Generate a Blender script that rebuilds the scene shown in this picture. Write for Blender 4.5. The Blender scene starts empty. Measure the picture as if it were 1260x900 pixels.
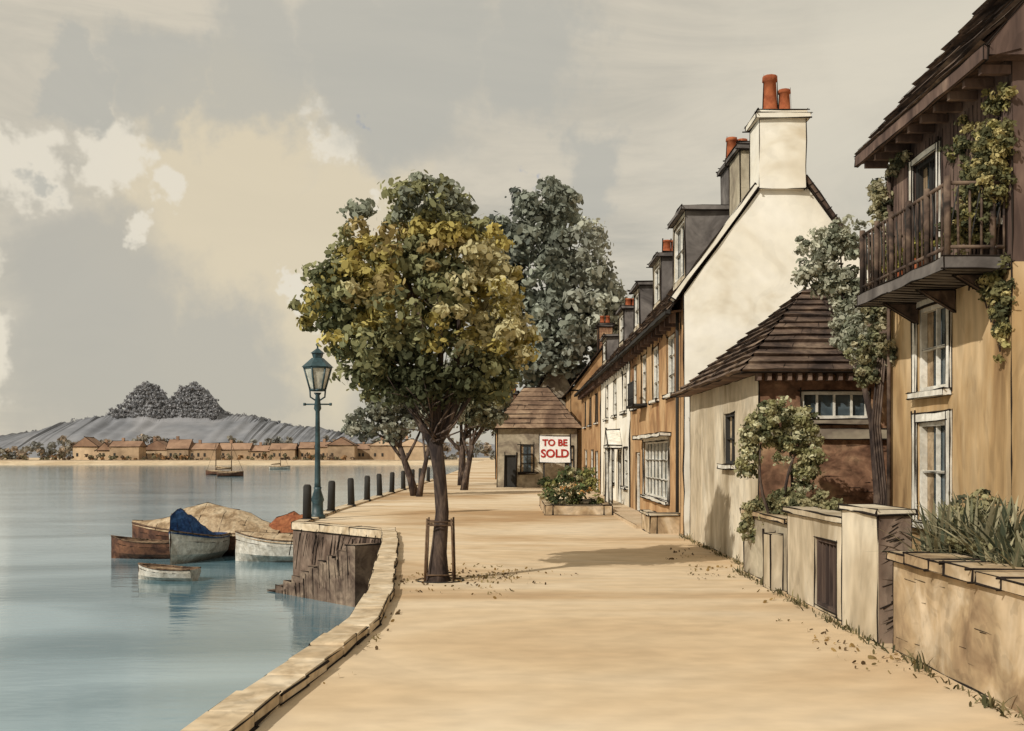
import bpy, math, random, bmesh
import numpy as np
from mathutils import Vector, Matrix, noise
random.seed(7)
scene=bpy.context.scene
scene.view_settings.view_transform='Standard'
scene.view_settings.look='None'
scene.view_settings.exposure=0
COL=scene.collection
V=Vector

# ---------------------------------------------------------------- materials
def wash(name,c1,c2,c3=None,scale=.5,stretch=(1,1,1),rough=.92,bump=.15,fine=9,spec=.2,finea=.14,rot=(0,0,0),blot=0):
    m=bpy.data.materials.new(name); m.use_nodes=True
    nt=m.node_tree; n=nt.nodes; l=nt.links
    b=n['Principled BSDF']; b.inputs['Roughness'].default_value=rough
    b.inputs['Specular IOR Level'].default_value=spec
    tc=n.new('ShaderNodeTexCoord'); mp=n.new('ShaderNodeMapping')
    mp.inputs['Scale'].default_value=stretch; mp.inputs['Rotation'].default_value=rot
    l.new(tc.outputs['Object'],mp.inputs['Vector'])
    n1=n.new('ShaderNodeTexNoise'); n1.inputs['Scale'].default_value=scale
    n1.inputs['Detail'].default_value=4; n1.inputs['Roughness'].default_value=.62; n1.inputs['Distortion'].default_value=.8
    l.new(mp.outputs[0],n1.inputs['Vector'])
    r=n.new('ShaderNodeValToRGB'); l.new(n1.outputs['Fac'],r.inputs[0])
    e=r.color_ramp.elements
    e[0].position=.36; e[0].color=(*c1,1); e[1].position=.64
    if c3 is None: e[1].color=(*c2,1)
    else:
        e[1].color=(*c3,1); k=e.new(.5); k.color=(*c2,1)
    n2=n.new('ShaderNodeTexNoise'); n2.inputs['Scale'].default_value=fine; n2.inputs['Detail'].default_value=3
    l.new(mp.outputs[0],n2.inputs['Vector'])
    mr=n.new('ShaderNodeMapRange'); mr.inputs[1].default_value=.3; mr.inputs[2].default_value=.7
    mr.inputs[3].default_value=1-finea; mr.inputs[4].default_value=1+finea*.8
    l.new(n2.outputs['Fac'],mr.inputs[0])
    mx=n.new('ShaderNodeVectorMath'); mx.operation='SCALE'
    l.new(r.outputs[0],mx.inputs[0]); l.new(mr.outputs[0],mx.inputs['Scale'])
    out=mx.outputs[0]
    if blot:
        n3=n.new('ShaderNodeTexNoise'); n3.inputs['Scale'].default_value=scale*2.7; n3.inputs['Detail'].default_value=5; n3.inputs['Distortion'].default_value=1.5
        l.new(mp.outputs[0],n3.inputs['Vector'])
        m3=n.new('ShaderNodeMapRange'); m3.inputs[1].default_value=.56; m3.inputs[2].default_value=.6; m3.inputs[3].default_value=1; m3.inputs[4].default_value=1-blot
        l.new(n3.outputs['Fac'],m3.inputs[0])
        s3=n.new('ShaderNodeVectorMath'); s3.operation='SCALE'; l.new(out,s3.inputs[0]); l.new(m3.outputs[0],s3.inputs['Scale']); out=s3.outputs[0]
    l.new(out,b.inputs['Base Color'])
    if bump:
        bp=n.new('ShaderNodeBump'); bp.inputs['Strength'].default_value=bump; bp.inputs['Distance'].default_value=.03
        l.new(n2.outputs['Fac'],bp.inputs['Height']); l.new(bp.outputs[0],b.inputs['Normal'])
    return m
M={}
def flat(name,c,rough=.9):
    m=bpy.data.materials.new(name); m.use_nodes=True; n=m.node_tree.nodes; b=n['Principled BSDF']
    t=n.new('ShaderNodeTexNoise'); t.inputs['Scale'].default_value=3; r=n.new('ShaderNodeValToRGB'); m.node_tree.links.new(t.outputs[0],r.inputs[0])
    r.color_ramp.elements[0].color=(c[0]*.6,c[1]*.6,c[2]*.6,1); r.color_ramp.elements[1].color=(c[0]*1.4,c[1]*1.4,c[2]*1.4,1)
    m.node_tree.links.new(r.outputs[0],b.inputs['Base Color']); b.inputs['Roughness'].default_value=rough; b.inputs['Specular IOR Level'].default_value=.1; return m
M['ink']=flat('ink_line',(.02,.015,.012))
M['ground']=wash('sandy_ground',(.42,.27,.14),(.60,.455,.29),(.70,.58,.42),scale=.15,stretch=(.6,1.0,1),fine=3.2,finea=.10,bump=.16,blot=.06)
M['coping']=wash('coping_stone',(.42,.31,.19),(.57,.45,.3),(.66,.55,.4),scale=1.2,fine=6,finea=.2,blot=.12)
M['quay']=wash('quay_wall_stone',(.06,.04,.03),(.14,.095,.07),(.27,.2,.15),scale=.9,stretch=(1,1,.6),fine=5,finea=.25,blot=.25)
M['step']=wash('step_stone',(.09,.06,.045),(.18,.13,.095),(.28,.21,.15),scale=1.4,fine=5,finea=.2,blot=.25)
M['pave']=wash('pavement',(.46,.34,.21),(.6,.47,.32),scale=.5)
M['orange']=wash('ochre_render',(.25,.13,.06),(.42,.25,.12),(.55,.37,.2),scale=.5,stretch=(1,1,.5),fine=4,finea=.18,blot=.16)
M['ochre']=wash('ochre_stucco',(.25,.15,.07),(.43,.285,.14),(.56,.41,.24),scale=.75,stretch=(1.3,1.3,.3),fine=5,finea=.18,blot=.12)
M['white']=wash('white_render',(.60,.52,.39),(.79,.74,.63),(.85,.81,.72),scale=.3,fine=3,finea=.05,blot=.05)
M['cream']=wash('cream_render',(.31,.25,.165),(.51,.43,.31),(.66,.59,.46),scale=.6,stretch=(1,1,.5),fine=4,finea=.16,blot=.14)
M['greywall']=wash('grey_tan_wall',(.18,.145,.11),(.34,.29,.21),(.48,.42,.31),scale=.7,fine=4,finea=.16,blot=.14)  # mottled grey-tan wall colour
M['brick']=wash('brown_brick',(.10,.05,.03),(.23,.125,.075),(.38,.24,.14),scale=1,stretch=(1,1,1.4),fine=9,finea=.3,blot=.25)
M['plum']=wash('plum_timber',(.055,.037,.032),(.13,.085,.068),(.24,.165,.125),scale=1.1,stretch=(1,1,.3),fine=6,finea=.2,blot=.2)
M['rail']=wash('weathered_railing',(.03,.022,.018),(.09,.06,.045),(.17,.12,.085),scale=2.5,fine=9,finea=.2,bump=0)
M['roof']=wash('clay_tile_roof',(.045,.03,.024),(.12,.08,.058),(.23,.165,.115),scale=.9,fine=6,finea=.3,blot=.25,bump=0)
M['roof2']=wash('brown_tile_roof',(.12,.075,.05),(.2,.13,.085),(.33,.23,.15),scale=.5,fine=5,finea=.2,bump=0)
M['slate']=wash('slate_grey',(.08,.07,.065),(.2,.18,.165),scale=1,fine=5,bump=0)
M['glass']=wash('window_glass',(.015,.022,.026),(.10,.13,.145),scale=1.6,rough=.1,bump=0,spec=.6)
M['frame']=wash('white_paint',(.5,.46,.38),(.78,.75,.67),scale=2.2,bump=0,blot=.12)
M['dark']=flat('dark_paint',(.04,.038,.035))
M['pot']=wash('terracotta',(.2,.05,.02),(.38,.12,.05),scale=3,bump=0)
M['iron']=wash('cast_iron',(.012,.03,.035),(.035,.075,.085),scale=3,rough=.5,spec=.5,bump=0)
M['lampglass']=wash('lantern_glass',(.3,.3,.26),(.6,.58,.48),scale=4,rough=.15,spec=.5,bump=0)
M['bark']=wash('tree_bark',(.022,.016,.015),(.06,.042,.034),(.14,.1,.075),scale=4,stretch=(1,1,.3),fine=18,finea=.3,bump=.4)
M['wood']=wash('guard_wood',(.05,.03,.02),(.2,.13,.08),scale=3,bump=0)
M['earth']=wash('garden_soil',(.07,.05,.03),(.13,.1,.06),scale=1)
M['sand']=wash('beach_sand',(.5,.38,.24),(.64,.52,.36),scale=.05,fine=.5,bump=0)
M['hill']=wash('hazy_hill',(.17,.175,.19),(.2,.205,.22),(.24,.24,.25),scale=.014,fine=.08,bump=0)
M['stone']=wash('garden_stone',(.25,.17,.1),(.42,.31,.185),(.58,.47,.33),scale=1,fine=4,finea=.2,blot=.15)
M['fence']=wash('gate_wood',(.05,.035,.03),(.13,.09,.07),scale=4,stretch=(1,1,.2),bump=0)
M['blue']=wash('blue_tarpaulin',(.012,.035,.11),(.04,.10,.24),scale=2.5,finea=.3,bump=0,blot=.2)
M['tan']=wash('canvas_cover',(.22,.15,.085),(.38,.28,.175),(.5,.4,.27),scale=1.6,finea=.2,bump=0,blot=.25)
M['hullw']=wash('white_hull',(.4,.36,.29),(.70,.66,.58),scale=2,rough=.6,finea=.2,bump=0,blot=.2)
M['hullb']=wash('brown_hull',(.06,.03,.022),(.19,.09,.05),scale=2,rough=.6,finea=.2,bump=0,blot=.2)
M['orangec']=wash('orange_cover',(.2,.065,.03),(.36,.14,.06),scale=2,finea=.2,bump=0,blot=.2)
M['signw']=wash('sign_board',(.78,.77,.73),(.84,.83,.8),scale=2,bump=0)
M['signr']=wash('sign_red',(.33,.015,.012),(.45,.03,.02),scale=6,bump=0)
M['w1']=wash('distant_ochre_wall',(.38,.28,.18),(.54,.41,.27),scale=.08,fine=.5,bump=0)
M['w2']=wash('distant_tan_wall',(.27,.19,.12),(.42,.3,.19),scale=.08,fine=.5,bump=0)
M['r1']=wash('distant_brown_roof',(.2,.12,.08),(.36,.23,.15),scale=.06,fine=.5,bump=0)
M['r2']=wash('distant_pale_roof',(.42,.28,.17),(.56,.42,.29),scale=.06,fine=.5,bump=0)
def leafmat():
    m=bpy.data.materials.new('foliage_wash'); m.use_nodes=True
    nt=m.node_tree; n=nt.nodes; l=nt.links; b=n['Principled BSDF']
    b.inputs['Roughness'].default_value=.9; b.inputs['Specular IOR Level'].default_value=.08
    a=n.new('ShaderNodeAttribute'); a.attribute_name='leaf_col'
    tr=n.new('ShaderNodeBsdfTranslucent'); mx=n.new('ShaderNodeMixShader'); mx.inputs[0].default_value=.3
    l.new(a.outputs['Color'],b.inputs['Base Color']); l.new(a.outputs['Color'],tr.inputs['Color'])
    l.new(b.outputs[0],mx.inputs[1]); l.new(tr.outputs[0],mx.inputs[2]); l.new(mx.outputs[0],n['Material Output'].inputs['Surface'])
    return m
M['leaf']=leafmat()
def watermat():
    m=bpy.data.materials.new('river_water'); m.use_nodes=True
    nt=m.node_tree; n=nt.nodes; l=nt.links; b=n['Principled BSDF']
    b.inputs['Roughness'].default_value=.09; b.inputs['Specular IOR Level'].default_value=.5
    b.inputs['Specular Tint'].default_value=(.76,.86,.95,1)
    tc=n.new('ShaderNodeTexCoord'); mp=n.new('ShaderNodeMapping'); mp.inputs['Scale'].default_value=(.4,1,1)
    l.new(tc.outputs['Object'],mp.inputs[0])
    n1=n.new('ShaderNodeTexNoise'); n1.inputs['Scale'].default_value=.12; n1.inputs['Detail'].default_value=6; n1.inputs['Distortion'].default_value=1.2
    l.new(mp.outputs[0],n1.inputs['Vector'])
    r=n.new('ShaderNodeValToRGB'); l.new(n1.outputs['Fac'],r.inputs[0])
    e=r.color_ramp.elements; e[0].position=.4; e[0].color=(.065,.145,.18,1); e[1].position=.64; e[1].color=(.25,.36,.41,1)
    l.new(r.outputs[0],b.inputs['Base Color'])
    n2=n.new('ShaderNodeTexNoise'); n2.inputs['Scale'].default_value=2.2; n2.inputs['Detail'].default_value=4
    l.new(mp.outputs[0],n2.inputs['Vector'])
    bp=n.new('ShaderNodeBump'); bp.inputs['Strength'].default_value=.3; bp.inputs['Distance'].default_value=.05
    l.new(n2.outputs['Fac'],bp.inputs['Height']); l.new(bp.outputs[0],b.inputs['Normal'])
    return m
M['water']=watermat()

# ---------------------------------------------------------------- builder
def mesh_obj(name,verts,faces,mat,smooth=False,recalc=True):
    me=bpy.data.meshes.new(name); me.from_pydata([tuple(v) for v in verts],[],faces); me.update()
    if recalc:
        bm=bmesh.new(); bm.from_mesh(me); bmesh.ops.recalc_face_normals(bm,faces=bm.faces); bm.to_mesh(me); bm.free()
    me.materials.append(mat)
    if smooth: me.polygons.foreach_set('use_smooth',[True]*len(me.polygons))
    o=bpy.data.objects.new(name,me); COL.objects.link(o); return o
class G:
    def __init__(s,name,loc=(0,0,0),r=.015):
        s.name=name; s.loc=V(loc); s.r=r; s.parts={}; s.objs=[]; s.xf=None
    def add(s,part,mat,verts,faces,smooth=False):
        if s.xf is not None: verts=[s.xf@V(v) for v in verts]
        k=(part,mat,smooth)
        if k not in s.parts: s.parts[k]=([],[])
        vs,fs=s.parts[k]; o=len(vs); vs.extend([tuple(v) for v in verts]); fs.extend([tuple(i+o for i in f) for f in faces])
    def prism(s,part,mat,bot,top,ink=True):
        n=len(bot); f=[tuple(range(n))[::-1],tuple(range(n,2*n))]+[(i,(i+1)%n,(i+1)%n+n,i+n) for i in range(n)]
        s.add(part,mat,list(bot)+list(top),f)
        if ink:
            for i in range(n):
                s.ink(bot[i],bot[(i+1)%n]); s.ink(top[i],top[(i+1)%n]); s.ink(bot[i],top[i])
    def box(s,part,mat,x0,x1,y0,y1,z0,z1,ink=True):
        s.prism(part,mat,[(x0,y0,z0),(x1,y0,z0),(x1,y1,z0),(x0,y1,z0)],[(x0,y0,z1),(x1,y0,z1),(x1,y1,z1),(x0,y1,z1)],ink)
    def tube(s,part,mat,pts,rad,seg=8,smooth=True):
        pts=[V(p) for p in pts]
        if not hasattr(rad,'__len__'): rad=[rad]*len(pts)
        vs=[];fs=[]
        up=V((0,0,1)) if abs((pts[-1]-pts[0]).normalized().z)<.9 else V((1,0,0))
        for i,p in enumerate(pts):
            t=(pts[min(i+1,len(pts)-1)]-pts[max(i-1,0)])
            t=t.normalized() if t.length>1e-9 else V((0,0,1))
            a=t.cross(up)
            a=a.normalized() if a.length>1e-6 else V((1,0,0))
            b=t.cross(a)
            for k in range(seg):
                th=2*math.pi*k/seg; vs.append(p+(a*math.cos(th)+b*math.sin(th))*rad[i])
        for i in range(len(pts)-1):
            for k in range(seg):
                fs.append((i*seg+k,i*seg+(k+1)%seg,(i+1)*seg+(k+1)%seg,(i+1)*seg+k))
        fs.append(tuple(range(seg))[::-1]); fs.append(tuple(range((len(pts)-1)*seg,len(pts)*seg)))
        s.add(part,mat,vs,fs,smooth)
    def ink(s,p,q,w=1.0,over=True):
        p=V(p);q=V(q);L=(q-p).length
        if L<.03: return
        d=(q-p)/L; r=s.r*w
        if over and L>.5:
            p=p-d*r*random.uniform(0,5); q=q+d*r*random.uniform(0,5)
        n=max(1,min(16,int(L/(28*r))))
        pts=[];rad=[]
        for i in range(n+1):
            j=V([random.uniform(-1,1) for _ in range(3)])*r*.65
            pts.append(p.lerp(q,i/n)+j); rad.append(r*random.choice((.15,.5,.8,1,1.3))*random.uniform(.8,1.1))
        s.tube('edge_lines','ink',pts,rad,4,False)
    def finish(s):
        e=bpy.data.objects.new(s.name,None); COL.objects.link(e); e.location=s.loc; e.empty_display_size=.3
        inv=Matrix.Translation(-s.loc)
        for (part,mat,sm),(vs,fs) in s.parts.items():
            s.objs.append(mesh_obj(part,vs,fs,M[mat],sm,recalc=(part!='edge_lines')))
        for o in s.objs:
            o.parent=e; o.matrix_parent_inverse=inv
        return e

def facade(g,mat,axis,pos,u0,u1,v0,v1,ops,part='wall'):
    def P(u,v,d): return (pos+d,u,v) if axis=='x' else (u,pos+d,v)
    def bx(part,mt,a0,a1,b0,b1,d0,d1,ink=False):
        if axis=='x': g.box(part,mt,pos+d0,pos+d1,a0,a1,b0,b1,ink)
        else: g.box(part,mt,a0,a1,pos+d0,pos+d1,b0,b1,ink)
    us=sorted({u0,u1,*[o['u'][0] for o in ops],*[o['u'][1] for o in ops]})
    vs=sorted({v0,v1,*[o['v'][0] for o in ops],*[o['v'][1] for o in ops]})
    for i in range(len(us)-1):
        for j in range(len(vs)-1):
            cu=(us[i]+us[i+1])/2; cv=(vs[j]+vs[j+1])/2
            if any(o['u'][0]<cu<o['u'][1] and o['v'][0]<cv<o['v'][1] for o in ops): continue
            g.add(part,mat,[P(us[i],vs[j],0),P(us[i+1],vs[j],0),P(us[i+1],vs[j+1],0),P(us[i],vs[j+1],0)],[(0,1,2,3)])
    for a,b in [((u0,v0),(u1,v0)),((u0,v1),(u1,v1)),((u0,v0),(u0,v1)),((u1,v0),(u1,v1))]:
        g.ink(P(*a,0),P(*b,0))
    for o in ops:
        a0,a1=o['u'];b0,b1=o['v'];D=.2
        for q in ([(a0,b0),(a1,b0)],[(a1,b0),(a1,b1)],[(a1,b1),(a0,b1)],[(a0,b1),(a0,b0)]):
            (p,pp),(r_,rr)=q
            g.add('reveals',mat,[P(p,pp,0),P(r_,rr,0),P(r_,rr,D),P(p,pp,D)],[(0,1,2,3)])
            g.ink(P(p,pp,-.005),P(r_,rr,-.005),1.0)
        fm=o.get('frame','frame'); t=o.get('t',.07)
        gm=o.get('glass','glass')
        g.add('door_panel' if o.get('door') else 'window_glass',gm,[P(a0,b0,.13),P(a1,b0,.13),P(a1,b1,.13),P(a0,b1,.13)],[(0,1,2,3)])
        if gm=='glass' and a1-a0<1.4 and random.random()<.6 and not o.get('nocurt'):
            cw=(a1-a0)*random.uniform(.14,.22)
            for (c0,c1) in ((a0+t,a0+t+cw),(a1-t-cw,a1-t)): bx('curtains','tan',c0,c1,b0+t,b1-t,.122,.127)
        for (c0,c1,e0,e1) in [(a0,a0+t,b0,b1),(a1-t,a1,b0,b1),(a0+t,a1-t,b0,b0+t),(a0+t,a1-t,b1-t,b1)]:
            bx('window_frames',fm,c0,c1,e0,e1,.03,.12)
        c=o.get('cols',2);r=o.get('rows',2);w=.035
        for k in range(1,c):
            u=a0+(a1-a0)*k/c; bx('window_frames',fm,u-w/2,u+w/2,b0+t,b1-t,.06,.115)
        for k in range(1,r):
            v=b0+(b1-b0)*k/r; bx('window_frames',fm,a0+t,a1-t,v-w/2,v+w/2,.05,.117)
            g.ink(P(a0+t,v,.04),P(a1-t,v,.04),.5)
        if o.get('sill',1) and not o.get('door'): bx('sills',o.get('sm','frame'),a0-.1,a1+.1,b0-.1,b0-.003,-.12,.0,True)
        s_=o.get('surround',0)
        if s_:
            for (c0,c1,e0,e1) in [(a0-s_,a0-.002,b0,b1+s_),(a1+.002,a1+s_,b0,b1+s_),(a0-.002,a1+.002,b1+.002,b1+s_)]:
                bx('surrounds','frame',c0,c1,e0,e1,-.04,-.002,True)
    return P,bx

def roof_slope(g,part,mat,a,b,c,d,rows,tick=.35,inkp=.6):
    a,b,c,d=map(V,(a,b,c,d))
    n=(b-a).cross(d-a).normalized()
    if n.z<0: n=-n
    for i in range(rows):
        t0=i/rows;t1=(i+1)/rows
        p0=a.lerp(d,t0);p1=b.lerp(c,t0);q0=a.lerp(d,t1);q1=b.lerp(c,t1)
        L=(p1-p0).length
        m=max(1,min(30,int(L/.6))); vs=[];fs=[]
        for k in range(m+1):
            u=k/m; w_=random.uniform(-.015,.025)
            vs+=[p0.lerp(p1,u)+n*(.07+w_)-(q0-p0)*random.uniform(0,.14),q0.lerp(q1,u)+n*.015,p0.lerp(p1,u)]
        for k in range(m): o=k*3; fs+=[(o,o+3,o+4,o+1),(o+2,o+5,o+3,o)]
        g.add(part,mat,vs,fs)
        if L<.05: continue
        ns=max(1,int(L/1.1))
        for k in range(ns):
            if random.random()<inkp:
                s0=(k+random.uniform(-.1,.2))/ns; s1=(k+random.uniform(.7,1.1))/ns
                g.ink(p0.lerp(p1,max(0,s0))+n*.06,p0.lerp(p1,min(1,s1))+n*.06,.7,False)
        nt=max(1,int(L/tick))
        for k in range(nt):
            if random.random()<.4:
                s_=(k+random.random())/nt
                g.ink(p0.lerp(p1,s_)+n*.07,q0.lerp(q1,s_)+n*.03,.45,False)
    g.ink(a,b,1.3); g.ink(b,c); g.ink(d,a,1.1); g.ink(c,d,1.2)

def foliage(g,part,lobes,ncl,nlv,cr,ls,palette,seed=1,flat=.75,hollow=.55):
    rng=np.random.default_rng(seed)
    lob=np.array(lobes,float)
    w=lob[:,3]*lob[:,5]; w/=w.sum()
    idx=rng.choice(len(lob),ncl,p=w)
    dv=rng.normal(size=(ncl,3)); dv/=np.linalg.norm(dv,axis=1)[:,None]
    rr=rng.uniform(hollow,1.0,ncl)[:,None]
    cen=lob[idx,:3]+dv*rr*lob[idx,3:6]
    crr=cr*rng.uniform(.5,1.35,ncl)
    cc=np.array([palette(c,rng) for c in cen])
    N=ncl*nlv; ci=np.repeat(np.arange(ncl),nlv)
    d=rng.normal(size=(N,3)); d[:,2]+=.35; d/=np.linalg.norm(d,axis=1)[:,None]
    pos=cen[ci]+d*(crr[ci]*rng.uniform(.4,1.08,N))[:,None]*np.array([1,1,flat])
    nrm=d+rng.normal(size=(N,3))*.45; nrm/=np.linalg.norm(nrm,axis=1)[:,None]
    ref=rng.normal(size=(N,3)); a=np.cross(nrm,ref); a/=np.linalg.norm(a,axis=1)[:,None]; b=np.cross(nrm,a)
    s=ls*rng.uniform(.45,1.3,N); asp=rng.uniform(.4,.75,N)
    K=6; th=np.arange(K)*2*np.pi/K
    vs=pos[:,None,:]+a[:,None,:]*(np.cos(th)[None,:,None]*s[:,None,None])+b[:,None,:]*(np.sin(th)[None,:,None]*(s*asp)[:,None,None])
    vs+=nrm[:,None,:]*(np.abs(np.cos(th))[None,:,None]*(-.15*s)[:,None,None])
    col=cc[ci]*rng.uniform(.75,1.25,N)[:,None]
    col=np.repeat(np.concatenate([np.clip(col,0.005,1),np.ones((N,1))],1),K,axis=0)
    me=bpy.data.meshes.new(part)
    me.vertices.add(N*K); me.vertices.foreach_set('co',vs.reshape(-1).astype(np.float32))
    me.loops.add(N*K); me.loops.foreach_set('vertex_index',np.arange(N*K,dtype=np.int32))
    me.polygons.add(N); me.polygons.foreach_set('loop_start',np.arange(0,N*K,K,dtype=np.int32)); me.polygons.foreach_set('loop_total',np.full(N,K,dtype=np.int32))
    me.update(calc_edges=True)
    at=me.color_attributes.new('leaf_col','FLOAT_COLOR','POINT'); at.data.foreach_set('color',col.reshape(-1).astype(np.float32))
    me.materials.append(M['leaf'])
    o=bpy.data.objects.new(part,me); COL.objects.link(o)
    if g: g.objs.append(o)
    return o
def limb(g,p,q,r0,r1,bend=.2,part='limbs',n=6):
    p=V(p);q=V(q);L=(q-p).length; j=V((random.uniform(-1,1),random.uniform(-1,1),random.uniform(-.2,.6)))*bend*L*.5
    pts=[];rad=[]
    for i in range(n+1):
        t=i/n; pts.append(p.lerp(q,t)+j*math.sin(t*math.pi)); rad.append(r0+(r1-r0)*t)
    g.tube(part,'bark',pts,rad,7)
    return pts
def blades(verts,faces,cols,rng,bx,by,bz,L,w,el0,el1,cl,droop=.35):
    a=rng.uniform(0,6.283); el=rng.uniform(el0,el1); l=L*rng.uniform(.5,1.1); w*=rng.uniform(.7,1.4)
    d=V((math.cos(a)*math.cos(el),math.sin(a)*math.cos(el),math.sin(el))); sd=V((-math.sin(a),math.cos(a),0))*w
    b=V((bx,by,bz)); o=len(verts); c=rng.choice(cl); k=rng.uniform(.7,1.2)
    for s in range(5):
        t=s/4; p=b+d*l*t+V((0,0,-droop*l*t*t)); ww=math.sin(math.pi*(.25+.72*t)); verts+= [p-sd*ww,p+sd*ww]; cols+=[(c[0]*k,c[1]*k,c[2]*k,1)]*2
    for s in range(4): q=o+s*2; faces.append((q,q+1,q+3,q+2))
def blade_obj(name,vs,fs,cl):
    ob=mesh_obj(name,vs,fs,M['leaf'],recalc=False); at=ob.data.color_attributes.new('leaf_col','FLOAT_COLOR','POINT'); at.data.foreach_set('color',[x for c in cl for x in c]); return ob

# ---------------------------------------------------------------- ground + water
quay=[(-2.6,-60),(-2.5,6),(-2.36,9),(-2.15,11.2),(-2.04,13.2),(-2.2,16),(-2.6,20),(-3.1,25),(-3.65,29),(-6.95,32.5),(-7.15,40),(-7.15,100),(-8.5,200),(-12,441)]
outline=quay+[(-2500,441),(-2500,4000),(4000,4000),(4000,-60)]
nq=len(outline)
vs=[(x,y,0) for x,y in outline]+[(x,y,-3.2) for x,y in outline[:len(quay)+1]]
me=bpy.data.meshes.new('ground'); bm=bmesh.new(); bv=[bm.verts.new(v) for v in vs]
top=bm.faces.new(bv[:nq])
for i in range(len(quay)):
    f=bm.faces.new((bv[i],bv[nq+i],bv[nq+i+1],bv[i+1])); f.material_index=1
top.normal_update()
if top.normal.z<0: top.normal_flip()
bmesh.ops.triangulate(bm,faces=[top],ngon_method='EAR_CLIP')
bm.to_mesh(me); bm.free(); me.materials.append(M['ground']); me.materials.append(M['quay'])
o=bpy.data.objects.new('ground',me); COL.objects.link(o)
mesh_obj('river_water',[(-4000,-400,-2),(60,-400,-2),(60,700,-2),(-4000,700,-2)],[(0,1,2,3)],M['water'])
bx=[];bf=[]
for i in range(61):
    x=-1500+i*25; j=noise.noise(V((x*.02,0,0)))*9
    bx+=[(x,424+j,-2.1),(x,436+j*.5,-.4),(x,446,.03)]
for i in range(60):
    a=i*3; bf+=[(a,a+3,a+4,a+1),(a+1,a+4,a+5,a+2)]
mesh_obj('beach',bx,bf,M['sand'])

g=G('quay_coping',(-2.2,12,0),.014)
def offs(pts,w):
    out=[]
    for i,(x,y) in enumerate(pts):
        a=V(pts[max(0,i-1)]);b=V(pts[min(len(pts)-1,i+1)]); t=(b-a).normalized(); n_=V((t.y,-t.x)); out.append(V((x,y))+n_*w)
    return out
def resample(pts,step):
    out=[]
    for i in range(len(pts)-1):
        a=V(pts[i]);b=V(pts[i+1]); n_=max(1,round((b-a).length/step))
        for k in range(n_): out.append(a.lerp(b,k/n_))
    out.append(V(pts[-1])); return out
near=resample(quay[1:9],.7)
inn=offs(near,.33); outr=offs(near,-.06)
for i in range(len(near)-1):
    zt=.13+random.uniform(-.015,.015); e0=random.uniform(.0,.02); e1=random.uniform(.975,.995); jj=V((random.uniform(-.02,.02),0))
    a=outr[i].lerp(outr[i+1],e0)+jj;b=outr[i].lerp(outr[i+1],e1)+jj;c=inn[i].lerp(inn[i+1],e1)+jj;d=inn[i].lerp(inn[i+1],e0)+jj
    ai,bi,ci,di=[p.lerp((a+b+c+d)/4,.07) for p in (a,b,c,d)]
    g.prism('coping_stones','coping',[(p.x,p.y,-.14) for p in (a,b,c,d)],[(p.x,p.y,zt-.025) for p in (a,b,c,d)],False)
    g.prism('coping_stones','coping',[(p.x,p.y,zt-.0249) for p in (a,b,c,d)],[(p.x,p.y,zt) for p in (ai,bi,ci,di)],False)
    if i<40:
        g.ink((d.x,d.y,zt-.02),(c.x,c.y,zt-.02),1.0); g.ink((d.x,d.y,.01),(c.x,c.y,.01),1.5)
        if random.random()<.6: g.ink((a.x,a.y,zt-.02),(d.x,d.y,zt-.02),.5)
        g.ink((a.x,a.y,zt-.02),(b.x,b.y,zt-.02),.8)
        if random.random()<.7: g.ink((c.x,c.y,0),(c.x,c.y,zt),.8)
far=resample(quay[8:12],1.6); inn=offs(far,.4); outr=offs(far,-.05)
for i in range(len(far)-1):
    a,b,c,d=outr[i],outr[i+1],inn[i+1],inn[i]
    g.prism('coping_stones','coping',[(p.x,p.y,-.16) for p in (a,b,c,d)],[(p.x,p.y,.07) for p in (a,b,c,d)],i<8)
g.finish()
g=G('quay_steps',(-5.3,30.3,-2),.026)
A=V((-3.65,28.85,0));B=V((-6.9,32.3,0));t=(B-A).normalized();nn=V((-t.y,t.x,0))
if nn.y>0: nn=-nn
nst=10;L=(B-A).length
for i in range(nst):
    p=A+t*(L*i/nst)+nn*.03; q=A+t*(L*(i+1)/nst-.01)+nn*.03; z=-.3-i*.185
    pr=[p,q,q+nn*.9,p+nn*.9]
    g.prism('treads','step',[(v.x,v.y,-2.6) for v in pr],[(v.x,v.y,z) for v in pr],False)
    g.ink((pr[2].x,pr[2].y,z),(pr[3].x,pr[3].y,z),1)
    g.ink((pr[0].x,pr[0].y,z),(pr[3].x,pr[3].y,z),1)
    for k in range(3):
        f=random.random(); w_=pr[3].lerp(pr[2],f)+nn*.01; g.ink((w_.x,w_.y,z-random.uniform(.05,.3)),(w_.x+.05,w_.y-.04,z-random.uniform(.5,1.3)),.5)
for k in range(40):
    f=random.random(); p=A+t*(L*f)+nn*.012; z=-random.uniform(.1,.4)
    g.ink((p.x,p.y,z),(p.x+t.x*.2,p.y+t.y*.2,z-random.uniform(.2,1.2)),.6)
g.finish()

g=G('pavement',(4,48,0),.02)
g.box('slab','pave',3.7,4.69,30.6,69,-.05,.12,False)
g.ink((3.69,30.6,.12),(3.69,69,.12),.7); g.finish()
g=G('low_forecourt_wall',(4.2,29.2,0),.018)
g.box('wall','stone',3.85,4.05,28.6,30.4,0,.5); g.box('wall','stone',4.052,4.69,28.6,28.8,0,.5); g.box('coping','cream',3.81,4.69,28.56,28.84,.503,.57); g.box('coping','cream',3.81,4.09,28.842,30.44,.503,.57)
g.finish()

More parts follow.
